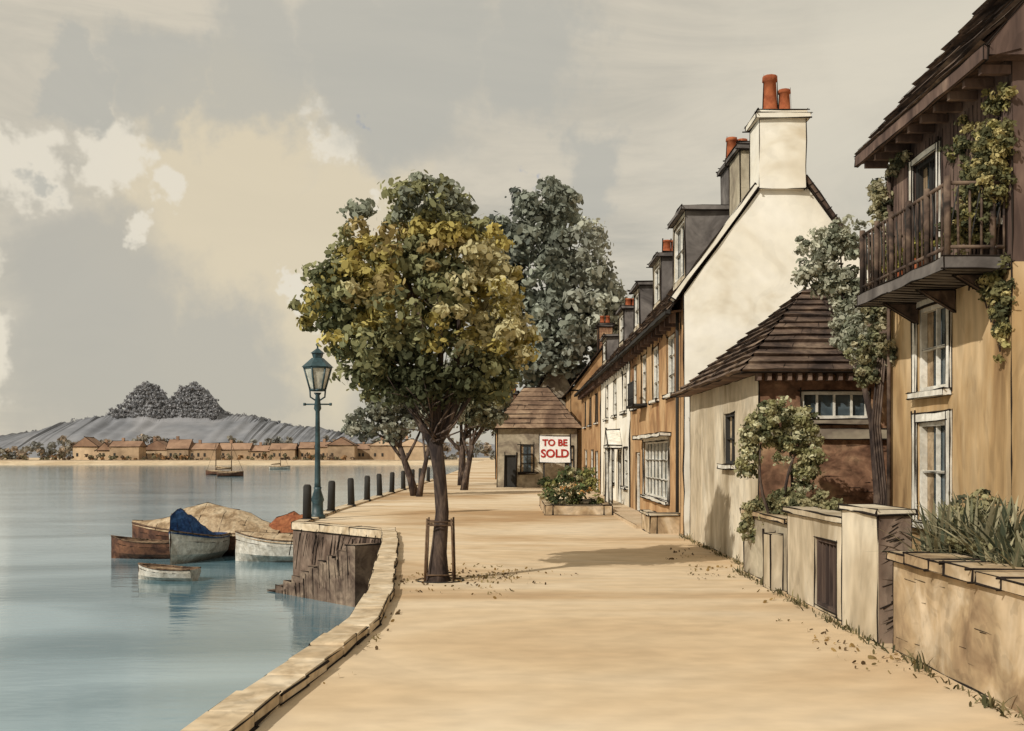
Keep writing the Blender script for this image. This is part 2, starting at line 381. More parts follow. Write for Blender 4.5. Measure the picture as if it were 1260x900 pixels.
for y in [34.0,39.0,43.5,48.5,53.5,58.5,64,70,76,83,90,97]:
    g=G('mooring_post',(-6.85,y,0),.02); x=-6.85+random.uniform(-.06,.06)
    lean=random.uniform(-.04,.04)
    g.tube('post','dark',[(x,y,0),(x+lean,y,1.15),(x+lean,y,1.22)],[.15,.135,.09],10)
    g.tube('base_ring','dark',[(x,y,0),(x,y,.1)],[.2,.18],10)
    g.finish()

# street lamp
lx,ly=-6.72,35.4
g=G('street_lamp',(lx,ly,0),.02)
g.tube('base','iron',[(lx,ly,0),(lx,ly,.12),(lx,ly,.16),(lx,ly,.55),(lx,ly,.65),(lx,ly,1.0),(lx,ly,1.08)],[.27,.27,.2,.19,.23,.12,.15],12)
g.tube('column','iron',[(lx,ly,1.05),(lx,ly,1.25),(lx,ly,3.7),(lx,ly,3.8),(lx,ly,4.25),(lx,ly,4.35)],[.12,.105,.075,.13,.07,.14],12)
g.tube('ladder_bar','iron',[(lx-.45,ly,3.95),(lx+.45,ly,3.95)],.03,6)
for sx in(-.45,.45): g.tube('ladder_bar','iron',[(lx+sx-.04,ly,3.95),(lx+sx+.04,ly,3.95)],.055,6)
for s in (-1,1): g.tube('cradle','iron',[(lx+.02*s,ly,4.05),(lx+.25*s,ly,4.2),(lx+.27*s,ly,4.46)],.03,6)
hx=lambda r,z:[(lx+r*math.cos(math.pi/3*k+.26),ly+r*math.sin(math.pi/3*k+.26),z) for k in range(6)]
g.prism('lantern_glass','lampglass',hx(.24,4.45),hx(.45,5.2),False)
g.tube('burner','iron',[(lx,ly,4.45),(lx,ly,4.9)],.05,6)
for p,q in zip(hx(.25,4.42),hx(.47,5.22)): g.tube('lantern_frame','iron',[p,q],.035,5)
for ring,z in ((.25,4.44),(.47,5.21)):
    r=hx(ring,z)
    for k in range(6): g.tube('lantern_frame','iron',[r[k],r[(k+1)%6]],.04,5)
g.prism('lantern_roof','iron',hx(.55,5.23),hx(.2,5.55),False)
g.prism('lantern_vent','iron',hx(.16,5.56),hx(.2,5.7),False); g.prism('lantern_cap','iron',hx(.25,5.71),hx(.04,5.88),False)
g.tube('finial','iron',[(lx,ly,5.85),(lx,ly,5.95),(lx,ly,6.01),(lx,ly,6.07),(lx,ly,6.2)],[.03,.03,.07,.03,.01],8)
g.finish()

# ---------------------------------------------------------------- terrace
def chimney(g,x0,x1,y0,y1,z0,z1,mat,pots,capm='frame',pm='pot'):
    g.box('chimney_stack',mat,x0,x1,y0,y1,z0,z1)
    g.box('chimney_cap',capm,x0-.1,x1+.1,y0-.1,y1+.1,z1+.002,z1+.14); g.box('chimney_cap',capm,x0-.03,x1+.03,y0-.03,y1+.03,z1+.142,z1+.24)
    for (px,py,h,r) in pots:
        z=z1+.24; g.tube('chimney_pots',pm,[(px,py,z),(px,py,z+h*.15),(px,py,z+h*.2),(px,py,z+h*.85),(px,py,z+h*.87),(px,py,z+h)],[r*1.15,r*1.15,r,r*.85,r*1.05,r],10)
        for s_ in (-1,1): g.ink((px+s_*r*1.05,py-.05,z),(px+s_*r*.9,py-.05,z+h),.7)
def dormer(g,y0,y1,zt,xf,EX,EZ,RX,RZ,wall='cream'):
    sl=(RZ-EZ)/(RX-EX); zb=EZ+(xf-EX)*sl; xb=EX+(zt-EZ)/sl
    facade(g,wall,'x',xf,y0,y1,zb-.05,zt,[dict(u=(y0+.2,y1-.2),v=(zb+.25,zt-.18),cols=2,rows=2,sill=0)],'dormer_wall')
    for yy in (y0,y1):
        g.add('dormer_cheeks','slate',[(xf,yy,zb-.05),(xb+.1,yy,zt),(xf,yy,zt)],[(0,1,2)])
        g.ink((xf,yy,zt),(xb,yy,zt)); g.ink((xf,yy,zb),(xb,yy,zt))
    g.box('dormer_roof','slate',xf-.15,xb+.2,y0-.15,y1+.15,zt+.003,zt+.13)
def terrace(name,y0,y1,wall,RZ,ops,dorm,chim,near=False,extra=None):
    g=G(name,(7.4,(y0+y1)/2,0),.021 if y0<35 else .03)
    EX0,EX1,EZ=4.7,10.2,6.6; RX=7.45
    facade(g,wall,'x',EX0,y0+.001,y1-.001,0,EZ,ops)
    g.box('core','dark',EX0+.22,EX1,y0+.3,y1-.05,0,EZ-.1,False)
    gm='white' if near else wall
    for yy,th in ((y0,.25),(y1-.3,.25)):
        pts=[(EX0+.003,0),(EX1,0),(EX1,EZ),(RX,RZ-.03),(EX0+.003,EZ)]
        g.prism('gable_wall',gm,[(x,yy,z) for x,z in pts],[(x,yy+th,z) for x,z in pts],False)
    rr=14
    sl=(RZ-EZ)/(RX-EX0)
    ex=EX0-.4; ez=EZ-.4*sl*.8
    yr0=y0+(.1 if near else 0)
    roof_slope(g,'roof','roof',(ex,yr0,ez),(ex,y1,ez),(RX,y1,RZ),(RX,yr0,RZ),rr,tick=.5)
    roof_slope(g,'roof','roof',(EX1+.4,yr0,ez),(EX1+.4,y1,ez),(RX,y1,RZ),(RX,yr0,RZ),rr,tick=2,inkp=.2)
    g.box('gutter','dark',ex-.1,ex+.03,y0+.01,y1-.01,ez-.1,ez+.02)
    g.add('soffit','plum',[(ex,y0,ez-.02),(ex,y1,ez-.02),(EX0,y1,ez+.02),(EX0,y0,ez+.02)],[(0,1,2,3)])
    yy=y0+.5
    while yy<y1-.3:
        g.box('eave_brackets','plum',EX0-.32,EX0-.002,yy,yy+.12,EZ-.72,EZ-.45,False); yy+=.9
    for k in range(int((y1-y0)*4)):
        y=random.uniform(y0,y1); g.ink((EX0-.01,y,EZ-.35),(EX0-.01,y+random.uniform(-.1,.1),EZ-random.uniform(.5,.95)),.4,False)
    for d in dorm: dormer(g,d[0],d[1],d[2],d[3],ex,ez,RX,RZ,'cream')
    for c in chim: chimney(g,*c)
    if extra: extra(g)
    return g
def near_extra(g):
    for (xa,za,xb,zb) in ((4.45,6.42,6.74,9.53),(10.5,6.2,7.95,9.77)):
        d=V((xb-xa,0,zb-za)).normalized(); n_=V((-d.z,0,d.x))
        if n_.z<0: n_=-n_
        a=V((xa,27.93,za));b=V((xb,27.93,zb))
        q=[a,b,b+n_*.13,a+n_*.13]
        g.prism('gable_coping','white' if xa<7 else 'roof',q,[p+V((0,.36,0)) for p in q])
        if xa>7:
            for k in range(16):
                p=a.lerp(b,k/16); g.ink(p+V((0,-.01,0)),p+n_*.16+V((0,-.01,0)),.8)
    g.tube('downpipe','dark',[(4.6,28.5,.6),(4.6,28.5,6.2)],.05,6)
    bal=(35.6,37.3)
    g.box('balconette','dark',4.2,4.695,bal[0],bal[1],3.9,3.97)
    for z in (4.2,4.75): g.tube('balconette_rail','dark',[(4.22,bal[0],z),(4.22,bal[1],z)],.03,5)
    k=bal[0]
    while k<bal[1]: g.tube('balconette_rail','dark',[(4.22,k,3.95),(4.22,k,4.78)],.02,5); k+=.2
    g.box('window_hood','frame',4.35,4.695,30.2,36.9,2.75,2.87)
g=terrace('terraced_house',28,40.6,'orange',10.4,
 [dict(u=(30.6,36.4),v=(.8,2.65),cols=7,rows=3,surround=.12),dict(u=(37.6,38.7),v=(.12,2.3),door=1,glass='fence',cols=1,rows=1),
  dict(u=(29.6,31.0),v=(4.0,5.75),cols=2,rows=3),dict(u=(32.8,34.2),v=(4.0,5.75),cols=2,rows=3),dict(u=(35.8,37.1),v=(4.0,5.75),cols=2,rows=3),dict(u=(38.6,39.7),v=(4.0,5.6),cols=2,rows=3)],
 [(31.6,34.0,9.75,5.35),(37.2,39.2,9.4,5.4)],
 [(6.72,8.0,27.86,28.9,9.45,11.35,'white',[(7.15,28.4,1.1,.2),(7.55,28.4,.72,.17)],'white'),
  (7.0,7.75,33.2,34.3,9.8,11.55,'slate',[(7.2,33.6,.8,.18),(7.55,33.6,.75,.17)],'slate'),
  (6.5,6.95,29.2,30.6,8.9,10.9,'greywall',[],'slate')],True,near_extra)
g.finish()
def wx(g):
    g.box('porch_hood','frame',4.1,4.695,43.7,45.5,2.5,2.62)
    for y in(43.8,45.4): g.box('porch_post','frame',4.15,4.27,y-.06,y+.06,.12,2.5)
    g.prism('porch_gable','frame',[(4.1,43.7,2.63),(4.1,45.5,2.63),(4.1,44.6,3.3)],[(4.69,43.7,2.63),(4.69,45.5,2.63),(4.69,44.6,3.3)])
g=terrace('terraced_house',40.8,54,'white',10.1,
 [dict(u=(44.0,45.2),v=(.12,2.4),door=1,glass='dark',cols=1,rows=1),dict(u=(41.6,43.0),v=(.9,2.5),cols=2,rows=3),dict(u=(47,49.5),v=(.9,2.5),cols=3,rows=3),dict(u=(51,52.2),v=(.12,2.3),door=1,glass='fence',cols=1,rows=1),
  dict(u=(42,43.4),v=(4,5.6),rows=3),dict(u=(46,47.4),v=(4,5.6),rows=3),dict(u=(50,51.4),v=(4,5.6),rows=3)],
 [(42.8,45.0,9.3,5.35),(49,51.2,9.2,5.35)],[(6.9,7.8,46.5,47.6,9.6,11.2,'brick',[(7.1,47,.6,.2),(7.5,47,.6,.2)],'slate')],extra=wx)
g.finish()
g=terrace('terraced_house',54.2,69,'orange',9.7,
 [dict(u=(56,57.4),v=(.12,2.4),door=1,glass='dark',cols=1,rows=1),dict(u=(59,61),v=(.9,2.5),rows=3),dict(u=(64,66),v=(.9,2.5),rows=3),
  dict(u=(56,57.5),v=(4,5.6),rows=3,frame='dark'),dict(u=(60.5,62),v=(4,5.6),rows=3,frame='dark'),dict(u=(65,66.5),v=(4,5.6),rows=3,frame='dark')],
 [(58,60.5,8.9,5.35)],[(6.9,7.8,62,63.2,9.2,10.9,'brick',[(7.1,62.5,.6,.2),(7.5,62.5,.6,.2)],'slate')])
g.finish()

# ---------------------------------------------------------------- lodge + cottages at the road end
def hip(g,part,mat,x0,x1,y0,y1,z0,z1,ins,rows,o=.35,**k):
    x0-=o;x1+=o;y0-=o;y1+=o; ym=(y0+y1)/2
    a,b,c,d=(x0,y0,z0),(x1,y0,z0),(x1,y1,z0),(x0,y1,z0); r0,r1=(x0+ins,ym,z1),(x1-ins,ym,z1)
    roof_slope(g,part,mat,a,b,r1,r0,rows,**k); roof_slope(g,part,mat,c,d,r0,r1,rows,**k)
    roof_slope(g,part,mat,d,a,r0,r0,rows,**k); roof_slope(g,part,mat,b,c,r1,r1,rows,**k)
    g.add('soffit','plum',[a,b,c,d],[(0,1,2,3)])
g=G('lodge_house',(1.7,71,0),.04)
facade(g,'greywall','y',69.3,-1.0,4.4,0,4.0,[dict(u=(.55,1.5),v=(1.0,2.9),cols=2,rows=3,frame='dark'),dict(u=(-.5,.3),v=(.02,2.2),door=1,glass='dark',cols=1,rows=1,frame='dark'),dict(u=(3.7,4.2),v=(1,2.8),cols=1,rows=2,frame='dark')])
g.box('walls','greywall',-1.0,4.4,69.52,74,0,4.0,False)
g.add('side_wall','plum',[(-1,69.3,0),(-1,69.6,0),(-1,69.6,4),(-1,69.3,4)],[(0,1,2,3)])
hip(g,'roof','roof2',-1,4.4,69.3,74,4.0,6.9,2.2,9,tick=.8)
g.finish()
for (x0,x1,y0,y1,ez,rz,w) in ((1.6,5.2,80,88,6.6,9.8,'greywall'),(4.2,9.5,73,82,6.8,10.4,'orange'),(-1.5,1.5,92,99,4.2,6.6,'orange')):
    g=G('gabled_cottage',((x0+x1)/2,(y0+y1)/2,0),.045)
    xm=(x0+x1)/2
    facade(g,w,'y',y0,x0,x1,0,ez,[dict(u=(xm-.6,xm+.5),v=(ez-1.8,ez-.5),frame='dark')])
    g.box('walls',w,x0,x1,y0+.22,y1,0,ez,False)
    g.prism('gable',w,[(x0,y0,ez+.003),(x1,y0,ez+.003),(xm,y0,rz-.1)],[(x0,y0+.3,ez+.003),(x1,y0+.3,ez+.003),(xm,y0+.3,rz-.1)])
    roof_slope(g,'roof','roof2',(x0-.3,y0-.2,ez-.2),(x0-.3,y1,ez-.2),(xm,y1,rz),(xm,y0-.2,rz),8,tick=1)
    roof_slope(g,'roof','roof2',(x1+.3,y0-.2,ez-.2),(x1+.3,y1,ez-.2),(xm,y1,rz),(xm,y0-.2,rz),8,tick=1)
    chimney(g,xm-.5,xm+.5,y0+2,y0+3,rz-.6,rz+1.2,'brick',[(xm-.2,y0+2.5,.6,.18),(xm+.2,y0+2.5,.6,.18)],'slate')
    g.finish()
g=G('sale_sign',(2.7,64,0),.03)
g.box('board','signw',1.7,3.65,64,64.08,1.7,3.4)
for x in (2.0,3.35): g.box('post','dark',x-.05,x+.05,64.083,64.18,0,3.3,False)
for txt,z,sz in (('TO BE',2.78,.56),('SOLD',2.06,.7)):
    cu=bpy.data.curves.new('lettering','FONT'); cu.body=txt; cu.size=sz; cu.align_x='CENTER'; cu.extrude=.01; cu.offset=.016
    cu.materials.append(M['signr']); to=bpy.data.objects.new('lettering',cu); COL.objects.link(to)
    to.location=(2.675,63.975,z); to.rotation_euler=(math.pi/2,0,0); g.objs.append(to)
g.finish()

# ---------------------------------------------------------------- outbuilding with hipped roof
g=G('brick_outbuilding',(7,23,0),.015)
facade(g,'cream','x',4.7,19.5,27,0,3.75,[dict(u=(21.6,22.7),v=(2.0,3.1),cols=2,rows=2,frame='dark')])
facade(g,'brick','y',19.5,4.7,9.6,0,3.75,[dict(u=(5.5,6.82),v=(2.88,3.42),cols=4,rows=1,surround=0,sm='greywall',nocurt=1)])
g.box('core','dark',4.93,9.6,19.75,27,0,3.7,False)
g.box('stone_band','greywall',4.72,9.6,19.4,19.495,2.5,2.7)
hip(g,'roof','roof',4.7,9.6,19.5,27,3.75,5.95,2.35,13,o=.4,tick=.3,inkp=.75)
for k in range(26):
    x=4.6+k*.19; g.box('rafter_ends','plum',x,x+.07,19.16,19.4,3.6,3.73,False)
for k in range(60):
    x=random.uniform(4.8,8); z=random.uniform(.3,2.4); g.ink((x,19.49,z),(x+random.uniform(.08,.35),19.49,z),.35,False)
g.finish()

# ---------------------------------------------------------------- right-hand house with balcony
g=G('balcony_house',(7.7,14.8,0),.012)
X=6.2;Y0,Y1=12.7,16.8
facade(g,'ochre','x',X,Y0,Y1,0,4.6,[dict(u=(14.55,15.65),v=(3.15,4.42),cols=2,rows=2,surround=.13),dict(u=(14.55,15.65),v=(1.2,2.7),cols=2,rows=2,surround=.13)])
facade(g,'plum','x',X,Y0,Y1,4.603,7.45,[dict(u=(14.9,15.8),v=(4.85,6.65),cols=2,rows=3,surround=.1,frame='dark'),dict(u=(13.0,13.6),v=(5.2,6.5),cols=1,rows=2,surround=.0,frame='dark')],'upper_wall')
g.box('core','ochre',X+.22,9.6,Y0+.003,Y1,0,4.6,False); g.box('upper_core','plum',X+.22,9.6,Y0+.003,Y1,4.603,7.3,False)
g.add('corner','ochre',[(X,Y0+.001,0),(X+.23,Y0+.001,0),(X+.23,Y0+.001,4.6),(X,Y0+.001,4.6)],[(0,1,2,3)])
g.add('upper_corner','plum',[(X,Y0+.001,4.6),(X+.23,Y0+.001,4.6),(X+.23,Y0+.001,7.4),(X,Y0+.001,7.4)],[(0,1,2,3)])
g.add('corner_far','ochre',[(X,Y1,0),(X+.23,Y1,0),(X+.23,Y1,7.4),(X,Y1,7.4)],[(0,1,2,3)])
g.prism('gable_end','plum',[(5.82,12.47,7.08),(9.3,12.47,7.08),(9.3,12.47,10.98),(9.0,12.47,10.98),(5.82,12.47,7.22)],[(5.82,12.68,7.08),(9.3,12.68,7.08),(9.3,12.68,10.98),(9.0,12.68,10.98),(5.82,12.68,7.22)],False)
g.prism('far_gable_end','plum',[(5.82,16.9,7.08),(9.3,16.9,7.08),(9.3,16.9,10.98),(9.0,16.9,10.98),(5.82,16.9,7.22)],[(5.82,17.1,7.08),(9.3,17.1,7.08),(9.3,17.1,10.98),(9.0,17.1,10.98),(5.82,17.1,7.22)],False)
roof_slope(g,'roof','roof',(5.78,12.45,7.2),(5.78,17.15,7.2),(9.0,17.15,11.0),(9.0,12.45,11.0),13,tick=.25,inkp=.8)
g.box('fascia','plum',5.74,5.8,12.47,17.13,7.02,7.19)
g.add('eave_soffit','plum',[(5.8,12.45,7.05),(5.8,17.15,7.05),(6.2,17.15,7.15),(6.2,12.45,7.15)],[(0,1,2,3)])
for k in range(10): g.box('rafter_ends','plum',5.82,6.19,12.7+k*.46,12.78+k*.46,6.93,7.04,False)
for k in range(34):
    y=12.8+k*.12; g.ink((6.192,y,4.75),(6.192,y+random.uniform(-.02,.02),6.9),.3,False)
g.box('balcony_slab','slate',5.38,6.195,12.75,15.95,4.52,4.68)
for k in range(16): g.ink((5.4,12.85+k*.2,4.515),(6.18,12.85+k*.2+.15,4.515),.8)
for yy in (13.1,14.3,15.6):
    g.prism('balcony_bracket','rail',[(5.7,yy,4.5),(6.19,yy,4.5),(6.19,yy,4.2)],[(5.7,yy+.08,4.5),(6.19,yy+.08,4.5),(6.19,yy+.08,4.2)])
def rail(p,q,n):
    p=V(p);q=V(q)
    for h in (.12,.92): g.tube('balcony_rail','rail',[p+V((0,0,h)),q+V((0,0,h))],.026,6)
    for i in range(n+1):
        a=p.lerp(q,i/n); g.tube('balusters','rail',[a,a+V((random.uniform(-.01,.01),random.uniform(-.015,.015),.92+(.08 if i%4==0 else 0)))],.016 if i%4 else .04,6)
        if i<n and i%2==0:
            b=p.lerp(q,(i+1)/n); g.tube('balusters','dark',[a+V((0,0,.15)),b+V((0,0,.9))],.01,5)
rail((5.44,12.8,4.68),(5.44,15.9,4.68),20); rail((5.44,15.9,4.68),(6.15,15.9,4.68),5); rail((5.44,12.8,4.68),(6.15,12.8,4.68),5)
g.tube('downpipe','rail',[(6.13,16.65,.8),(6.13,16.65,6.9)],.035,6)
g.finish()

# ---------------------------------------------------------------- garden walls, gate pier
g=G('garden_wall',(4.4,8,0),.011)
g.box('wall','stone',4.32,4.72,4.0,11.6,0,1.02)
y=4.0
while y<11.5:
    w=random.uniform(.35,.7); w=min(w,11.6-y); dz=random.uniform(-.02,.02); g.box('capstones','stone',4.25+random.uniform(-.02,.02),4.78,y+.008,y+w-.008,1.023,1.13+dz); y+=w
for r in range(4):
    for k in range(3):
        y=random.uniform(7.8,11.2);z=.18+r*.22+random.uniform(-.05,.05); L=random.uniform(.1,.35); g.ink((4.314,y,z),(4.314,min(11.5,y+L),z+random.uniform(-.01,.01)),.3,False)
g.finish()
g=G('gate_pier',(4.5,12.3,0),.013)
g.box('pier','cream',4.27,4.67,11.95,13.25,0,1.5)
g.add('painted_shade_face','quay',[(4.275,11.945,0),(4.665,11.945,0),(4.665,11.945,1.5),(4.275,11.945,1.5)],[(0,1,2,3)])  # pier's shaded side painted on as a dark sheet with ink hatching
g.box('cap','cream',4.24,4.7,11.91,13.27,1.503,1.56)
for k in range(44):
    z=.05+random.random()*1.4; x=random.uniform(4.28,4.5); g.ink((x,11.938,z),(x+random.uniform(.08,.16),11.938,z+random.uniform(.03,.09)),.35,False)
g.finish()
g=G('garden_wall',(4.5,14.5,0),.013)
facade(g,'cream','x',4.36,13.27,16.2,0,1.3,[dict(u=(13.75,14.75),v=(.05,1.02),door=1,glass='fence',cols=6,rows=1,frame='fence',t=.05)])
g.box('backing','cream',4.58,4.7,13.27,16.2,0,1.3,False)
g.box('coping','cream',4.3,4.76,13.32,16.25,1.303,1.38)
g.finish()
g=G('garden_wall',(4.5,18,0),.015)
g.box('wall','greywall',4.4,4.68,16.3,19.4,0,1.1); g.box('coping','stone',4.33,4.69,16.3,19.4,1.103,1.18)
g.box('buttress','cream',4.2,4.4,16.6,17.1,0,.9)
g.finish()
mesh_obj('garden_bed',[(4.72,4,.8),(6.2,4,.8),(6.2,19.3,.6),(4.72,19.3,.6),(9,4,.8),(9,12.7,.8),(6.2,12.7,.75)],[(0,1,6,2,3),(1,4,5,6)],M['earth'])
def pal(cols,j=.2):
    cols=[np.array(c) for c in cols]
    def f(c,rng):
        a=cols[rng.integers(len(cols))]; return a*rng.uniform(1-j,1+j)
    return f
g=G('flower_bed',(2.5,40,0),.022)
for (x0,x1,y0,y1) in ((1.5,3.35,37.3,37.6),(1.2,1.5,37.3,44.5),(3.35,3.65,37.3,44.5)):
    g.box('stone_edging','stone',x0,x1-.005,y0,y1,0,.36)
g.box('soil','earth',1.5,3.35,37.61,44.4,0,.3,False)
foliage(g,'shrubs',[(1.9,39,.6,.8,1,.45),(2.9,39.5,.7,.7,1,.5),(2.6,42,1.1,.9,1,.6),(1.8,42,.9,.8,1,.5)],100,34,.26,.08,pal([(.1,.13,.05),(.26,.25,.09),(.16,.17,.09),(.4,.36,.2),(.05,.06,.03)]),3)
foliage(g,'blossom',[(2.2,38.4,.9,.8,.7,.25)],20,9,.18,.05,pal([(.55,.3,.1),(.65,.55,.35)]),4)
g.finish()

rng=random.Random(3); vs=[];fs=[];cl=[]
for k in range(1100):
    y=rng.uniform(8,28)
    x=4.24 if y<16.2 else 4.3 if y<19.4 else 4.62
    if rng.random()<.65 and noise.noise(V((y*1.1,0,0)))<.05: continue
    blades(vs,fs,cl,rng,x-abs(rng.gauss(0,.07)),y,0,.14 if rng.random()<.8 else .3,.01,.5,1.5,[(.14,.12,.06),(.22,.19,.1),(.08,.08,.04)])
blade_obj('grass_verge',vs,fs,cl)
foliage(None,'fallen_leaves',[(-.6,18.2,.02,2.2,2.6,.004),(3.7,20,.02,.5,5,.004),(3.8,12,.02,.4,3,.004),(-1.7,12,.02,.25,3,.004)],110,5,.35,.03,pal([(.3,.2,.08),(.22,.17,.08),(.14,.1,.06)]),77,flat=.02,hollow=.1)

# ---------------------------------------------------------------- trees
g=G('plane_tree',(-1.28,17.9,0),.014)
lob=[(-1.5,0,6.45,.75,.8,.6),(-2.3,.2,5.9,.85,.9,.65),(-1.0,.1,5.7,1.0,1,.7),(-2.85,0,5.1,.85,.9,.65),(-1.85,-.3,4.85,1.2,1.2,.95),(-.5,.1,4.8,.85,.9,.8),
 (-3.3,.1,4.65,.55,.6,.4),(-.15,0,4.1,.55,.6,.6),(-2.4,-.1,4.05,.85,.9,.6),(-1.05,-.2,3.85,.9,.9,.65),(-2.45,.2,3.45,.5,.5,.35),(-.35,.1,3.45,.5,.5,.35),(-1.3,-.1,3.3,.6,.6,.35),(-1.9,-.1,3.4,.5,.6,.3)]
lob=[(a,17.9+b,c,d,e,f) for a,b,c,d,e,f in lob]
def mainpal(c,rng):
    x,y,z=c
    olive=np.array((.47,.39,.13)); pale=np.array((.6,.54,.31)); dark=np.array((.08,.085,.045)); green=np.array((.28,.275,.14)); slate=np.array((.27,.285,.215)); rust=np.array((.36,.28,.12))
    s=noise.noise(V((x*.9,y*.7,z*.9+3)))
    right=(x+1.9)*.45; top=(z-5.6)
    if z<3.95 and -2.1<x<-.6: base=dark*(.8+.6*rng.random())  # shade under the crown's middle put into the leaf colour
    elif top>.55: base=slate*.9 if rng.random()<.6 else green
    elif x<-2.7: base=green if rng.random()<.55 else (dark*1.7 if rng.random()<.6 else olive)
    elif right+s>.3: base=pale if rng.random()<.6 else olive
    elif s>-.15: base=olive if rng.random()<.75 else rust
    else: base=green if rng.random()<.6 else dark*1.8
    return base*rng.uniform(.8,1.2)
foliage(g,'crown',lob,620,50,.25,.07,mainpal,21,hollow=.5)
tp=[(-1.3,17.9,-.05),(-1.29,17.9,.12),(-1.28,17.9,.5),(-1.22,17.9,1.2),(-1.27,17.92,1.9),(-1.35,17.9,2.5)]
g.tube('trunk','bark',tp,[.27,.19,.145,.12,.115,.13],10)
for q,r0 in (((-2.4,17.9,4.3),.085),((-1.9,18.1,5.4),.09),((-1.1,17.8,5.6),.09),((-.5,17.9,4.7),.08),((-1.5,17.6,6.3),.07),((-3.0,18,4.7),.055),((-.35,18,3.8),.05)):
    pts=limb(g,(-1.33,17.9,2.3),q,r0,.02,.25)
    for k in range(4):
        a=pts[2+k%4]; b=a+V((random.uniform(-.6,.6),random.uniform(-.4,.4),random.uniform(.2,.8))); limb(g,a,b,.022,.006,.2,'twigs',4)
for k in range(26):
    a=V((-1.33+random.uniform(-.1,.1),17.75,random.uniform(2.4,3.2))); b=a+V((random.uniform(-.9,.9),random.uniform(-.6,0),random.uniform(.1,1))); limb(g,a,b,.018,.006,.3,'twigs',4)
g.finish()
g=G('tree_guard',(-1.28,17.9,0),.01)
for sx in(-1,1):
    for sy in(-1,1):
        x=-1.26+sx*.22;y=17.9+sy*.2
        g.tube('posts','wood',[(x+sx*.03,y,0),(x+random.uniform(-.015,.015),y,1.1)],[.022,.018],6)
for z in(.98,1.04,.12):
    c=[(-1.48,17.7,z),(-1.04,17.7,z),(-1.04,18.1,z),(-1.48,18.1,z)]
    for k in range(4): g.tube('rails','wood',[c[k],c[(k+1)%4]],.014,5)
g.tube('base_ring','dark',[(-1.26+.42*math.cos(a*.5236),17.9+.36*math.sin(a*.5236),.012) for a in range(13)],.011,5)
g.finish()

def tree(name,x,y,lobes,ncl,nl,cr,ls,palette,tr,h,seed,limbs=6,lean=0,hollow=.55):
    g=G(name,(x,y,0),.02)
    t=[(x,y,-.05),(x+lean*.3,y,h*.35),(x+lean*.7,y,h*.7),(x+lean,y,h)]
    g.tube('trunk','bark',t,[tr*1.3,tr,tr*.85,tr*.7],9)
    for k in range(limbs):
        L=lobes[k%len(lobes)]; limb(g,t[-1 if k%2 else -2],(L[0],L[1],L[2]),tr*.5,tr*.12,.25)
    foliage(g,'crown',lobes,ncl,nl,cr,ls,palette,seed,hollow=hollow)
    return g
greyp=pal([(.22,.23,.18),(.3,.3,.23),(.38,.37,.29),(.25,.25,.2)])
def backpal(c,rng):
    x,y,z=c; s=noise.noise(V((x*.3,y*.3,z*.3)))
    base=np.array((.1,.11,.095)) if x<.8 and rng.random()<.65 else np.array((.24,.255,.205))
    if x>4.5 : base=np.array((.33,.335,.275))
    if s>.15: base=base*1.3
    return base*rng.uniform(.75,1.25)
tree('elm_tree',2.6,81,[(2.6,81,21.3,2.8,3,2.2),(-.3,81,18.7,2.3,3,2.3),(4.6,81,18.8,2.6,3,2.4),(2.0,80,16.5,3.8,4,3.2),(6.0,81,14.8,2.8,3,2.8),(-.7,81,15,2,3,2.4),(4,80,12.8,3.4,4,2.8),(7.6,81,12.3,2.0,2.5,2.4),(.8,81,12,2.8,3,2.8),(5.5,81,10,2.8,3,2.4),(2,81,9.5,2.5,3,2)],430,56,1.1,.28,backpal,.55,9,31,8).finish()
tree('willow_tree',-5.2,55,[(-7.2,55,4.5,1.3,1.2,1.3),(-5.6,55,5.2,1.4,1.3,1.3),(-4.6,55,4.4,1.2,1.2,1.1),(-8.3,55,3.7,.8,.8,.8),(-6.6,55,3.4,.9,.8,.7)],190,40,.42,.14,greyp,.2,2.6,33,6,-.8,.3).finish()
tree('willow_tree',-4.9,54,[(-5,56,5.5,1.5,1.2,1.3),(-3.8,56,4.8,1.3,1.2,1.2)],90,40,.42,.14,greyp,.14,2.6,35,4,.5,.3).finish()
tree('plane_tree',-3.6,74,[(-3.6,74,7,2.6,2.5,2.5),(-1.5,74,6,2,2,2),(-5.5,74,5.6,2,2,1.6),(-.5,74,4.5,1.3,1.3,1.2)],190,42,.65,.22,greyp,.28,3.4,36,6).finish()
tree('plane_tree',-3.0,64,[(-3.0,64,5.4,1.6,1.6,1.4),(-1.4,64,5.0,1.4,1.4,1.2)],110,40,.48,.17,pal([(.15,.155,.1),(.24,.23,.15)]),.2,2.8,38,6,.5).finish()
g=G('small_tree',(6.5,18.4,0),.014)
g.tube('trunk','bark',[(6.62,18.5,0),(6.6,18.5,1.5),(6.5,18.5,2.8),(6.2,18.4,4)],[.09,.07,.06,.04],8)
for q in ((5.5,18.4,5.6),(5.9,18.4,5.9),(5.4,18.4,5.2),(6.2,18.5,4.8)): limb(g,(6.3,18.4,3.7),q,.04,.012)
foliage(g,'crown',[(5.5,18.4,5.85,.45,.4,.4),(5.95,18.4,6.0,.42,.4,.45),(5.25,18.4,5.4,.25,.3,.25),(5.75,18.4,5.3,.5,.4,.45),(6.1,18.4,5.1,.4,.3,.5),(6.05,18.3,4.6,.35,.3,.4),(6.1,18,4.1,.5,.3,.35)],230,40,.15,.048,pal([(.3,.31,.23),(.4,.4,.3),(.5,.49,.38),(.19,.2,.14)]),41,hollow=.2)
g.finish()
g=G('arching_shrub',(4.75,18,0),.014)
for q in ((4.35,17.9,2.4),(4.8,18,2.9),(5.1,18,2.5)): limb(g,(4.85,18,.5),q,.04,.015,.3)
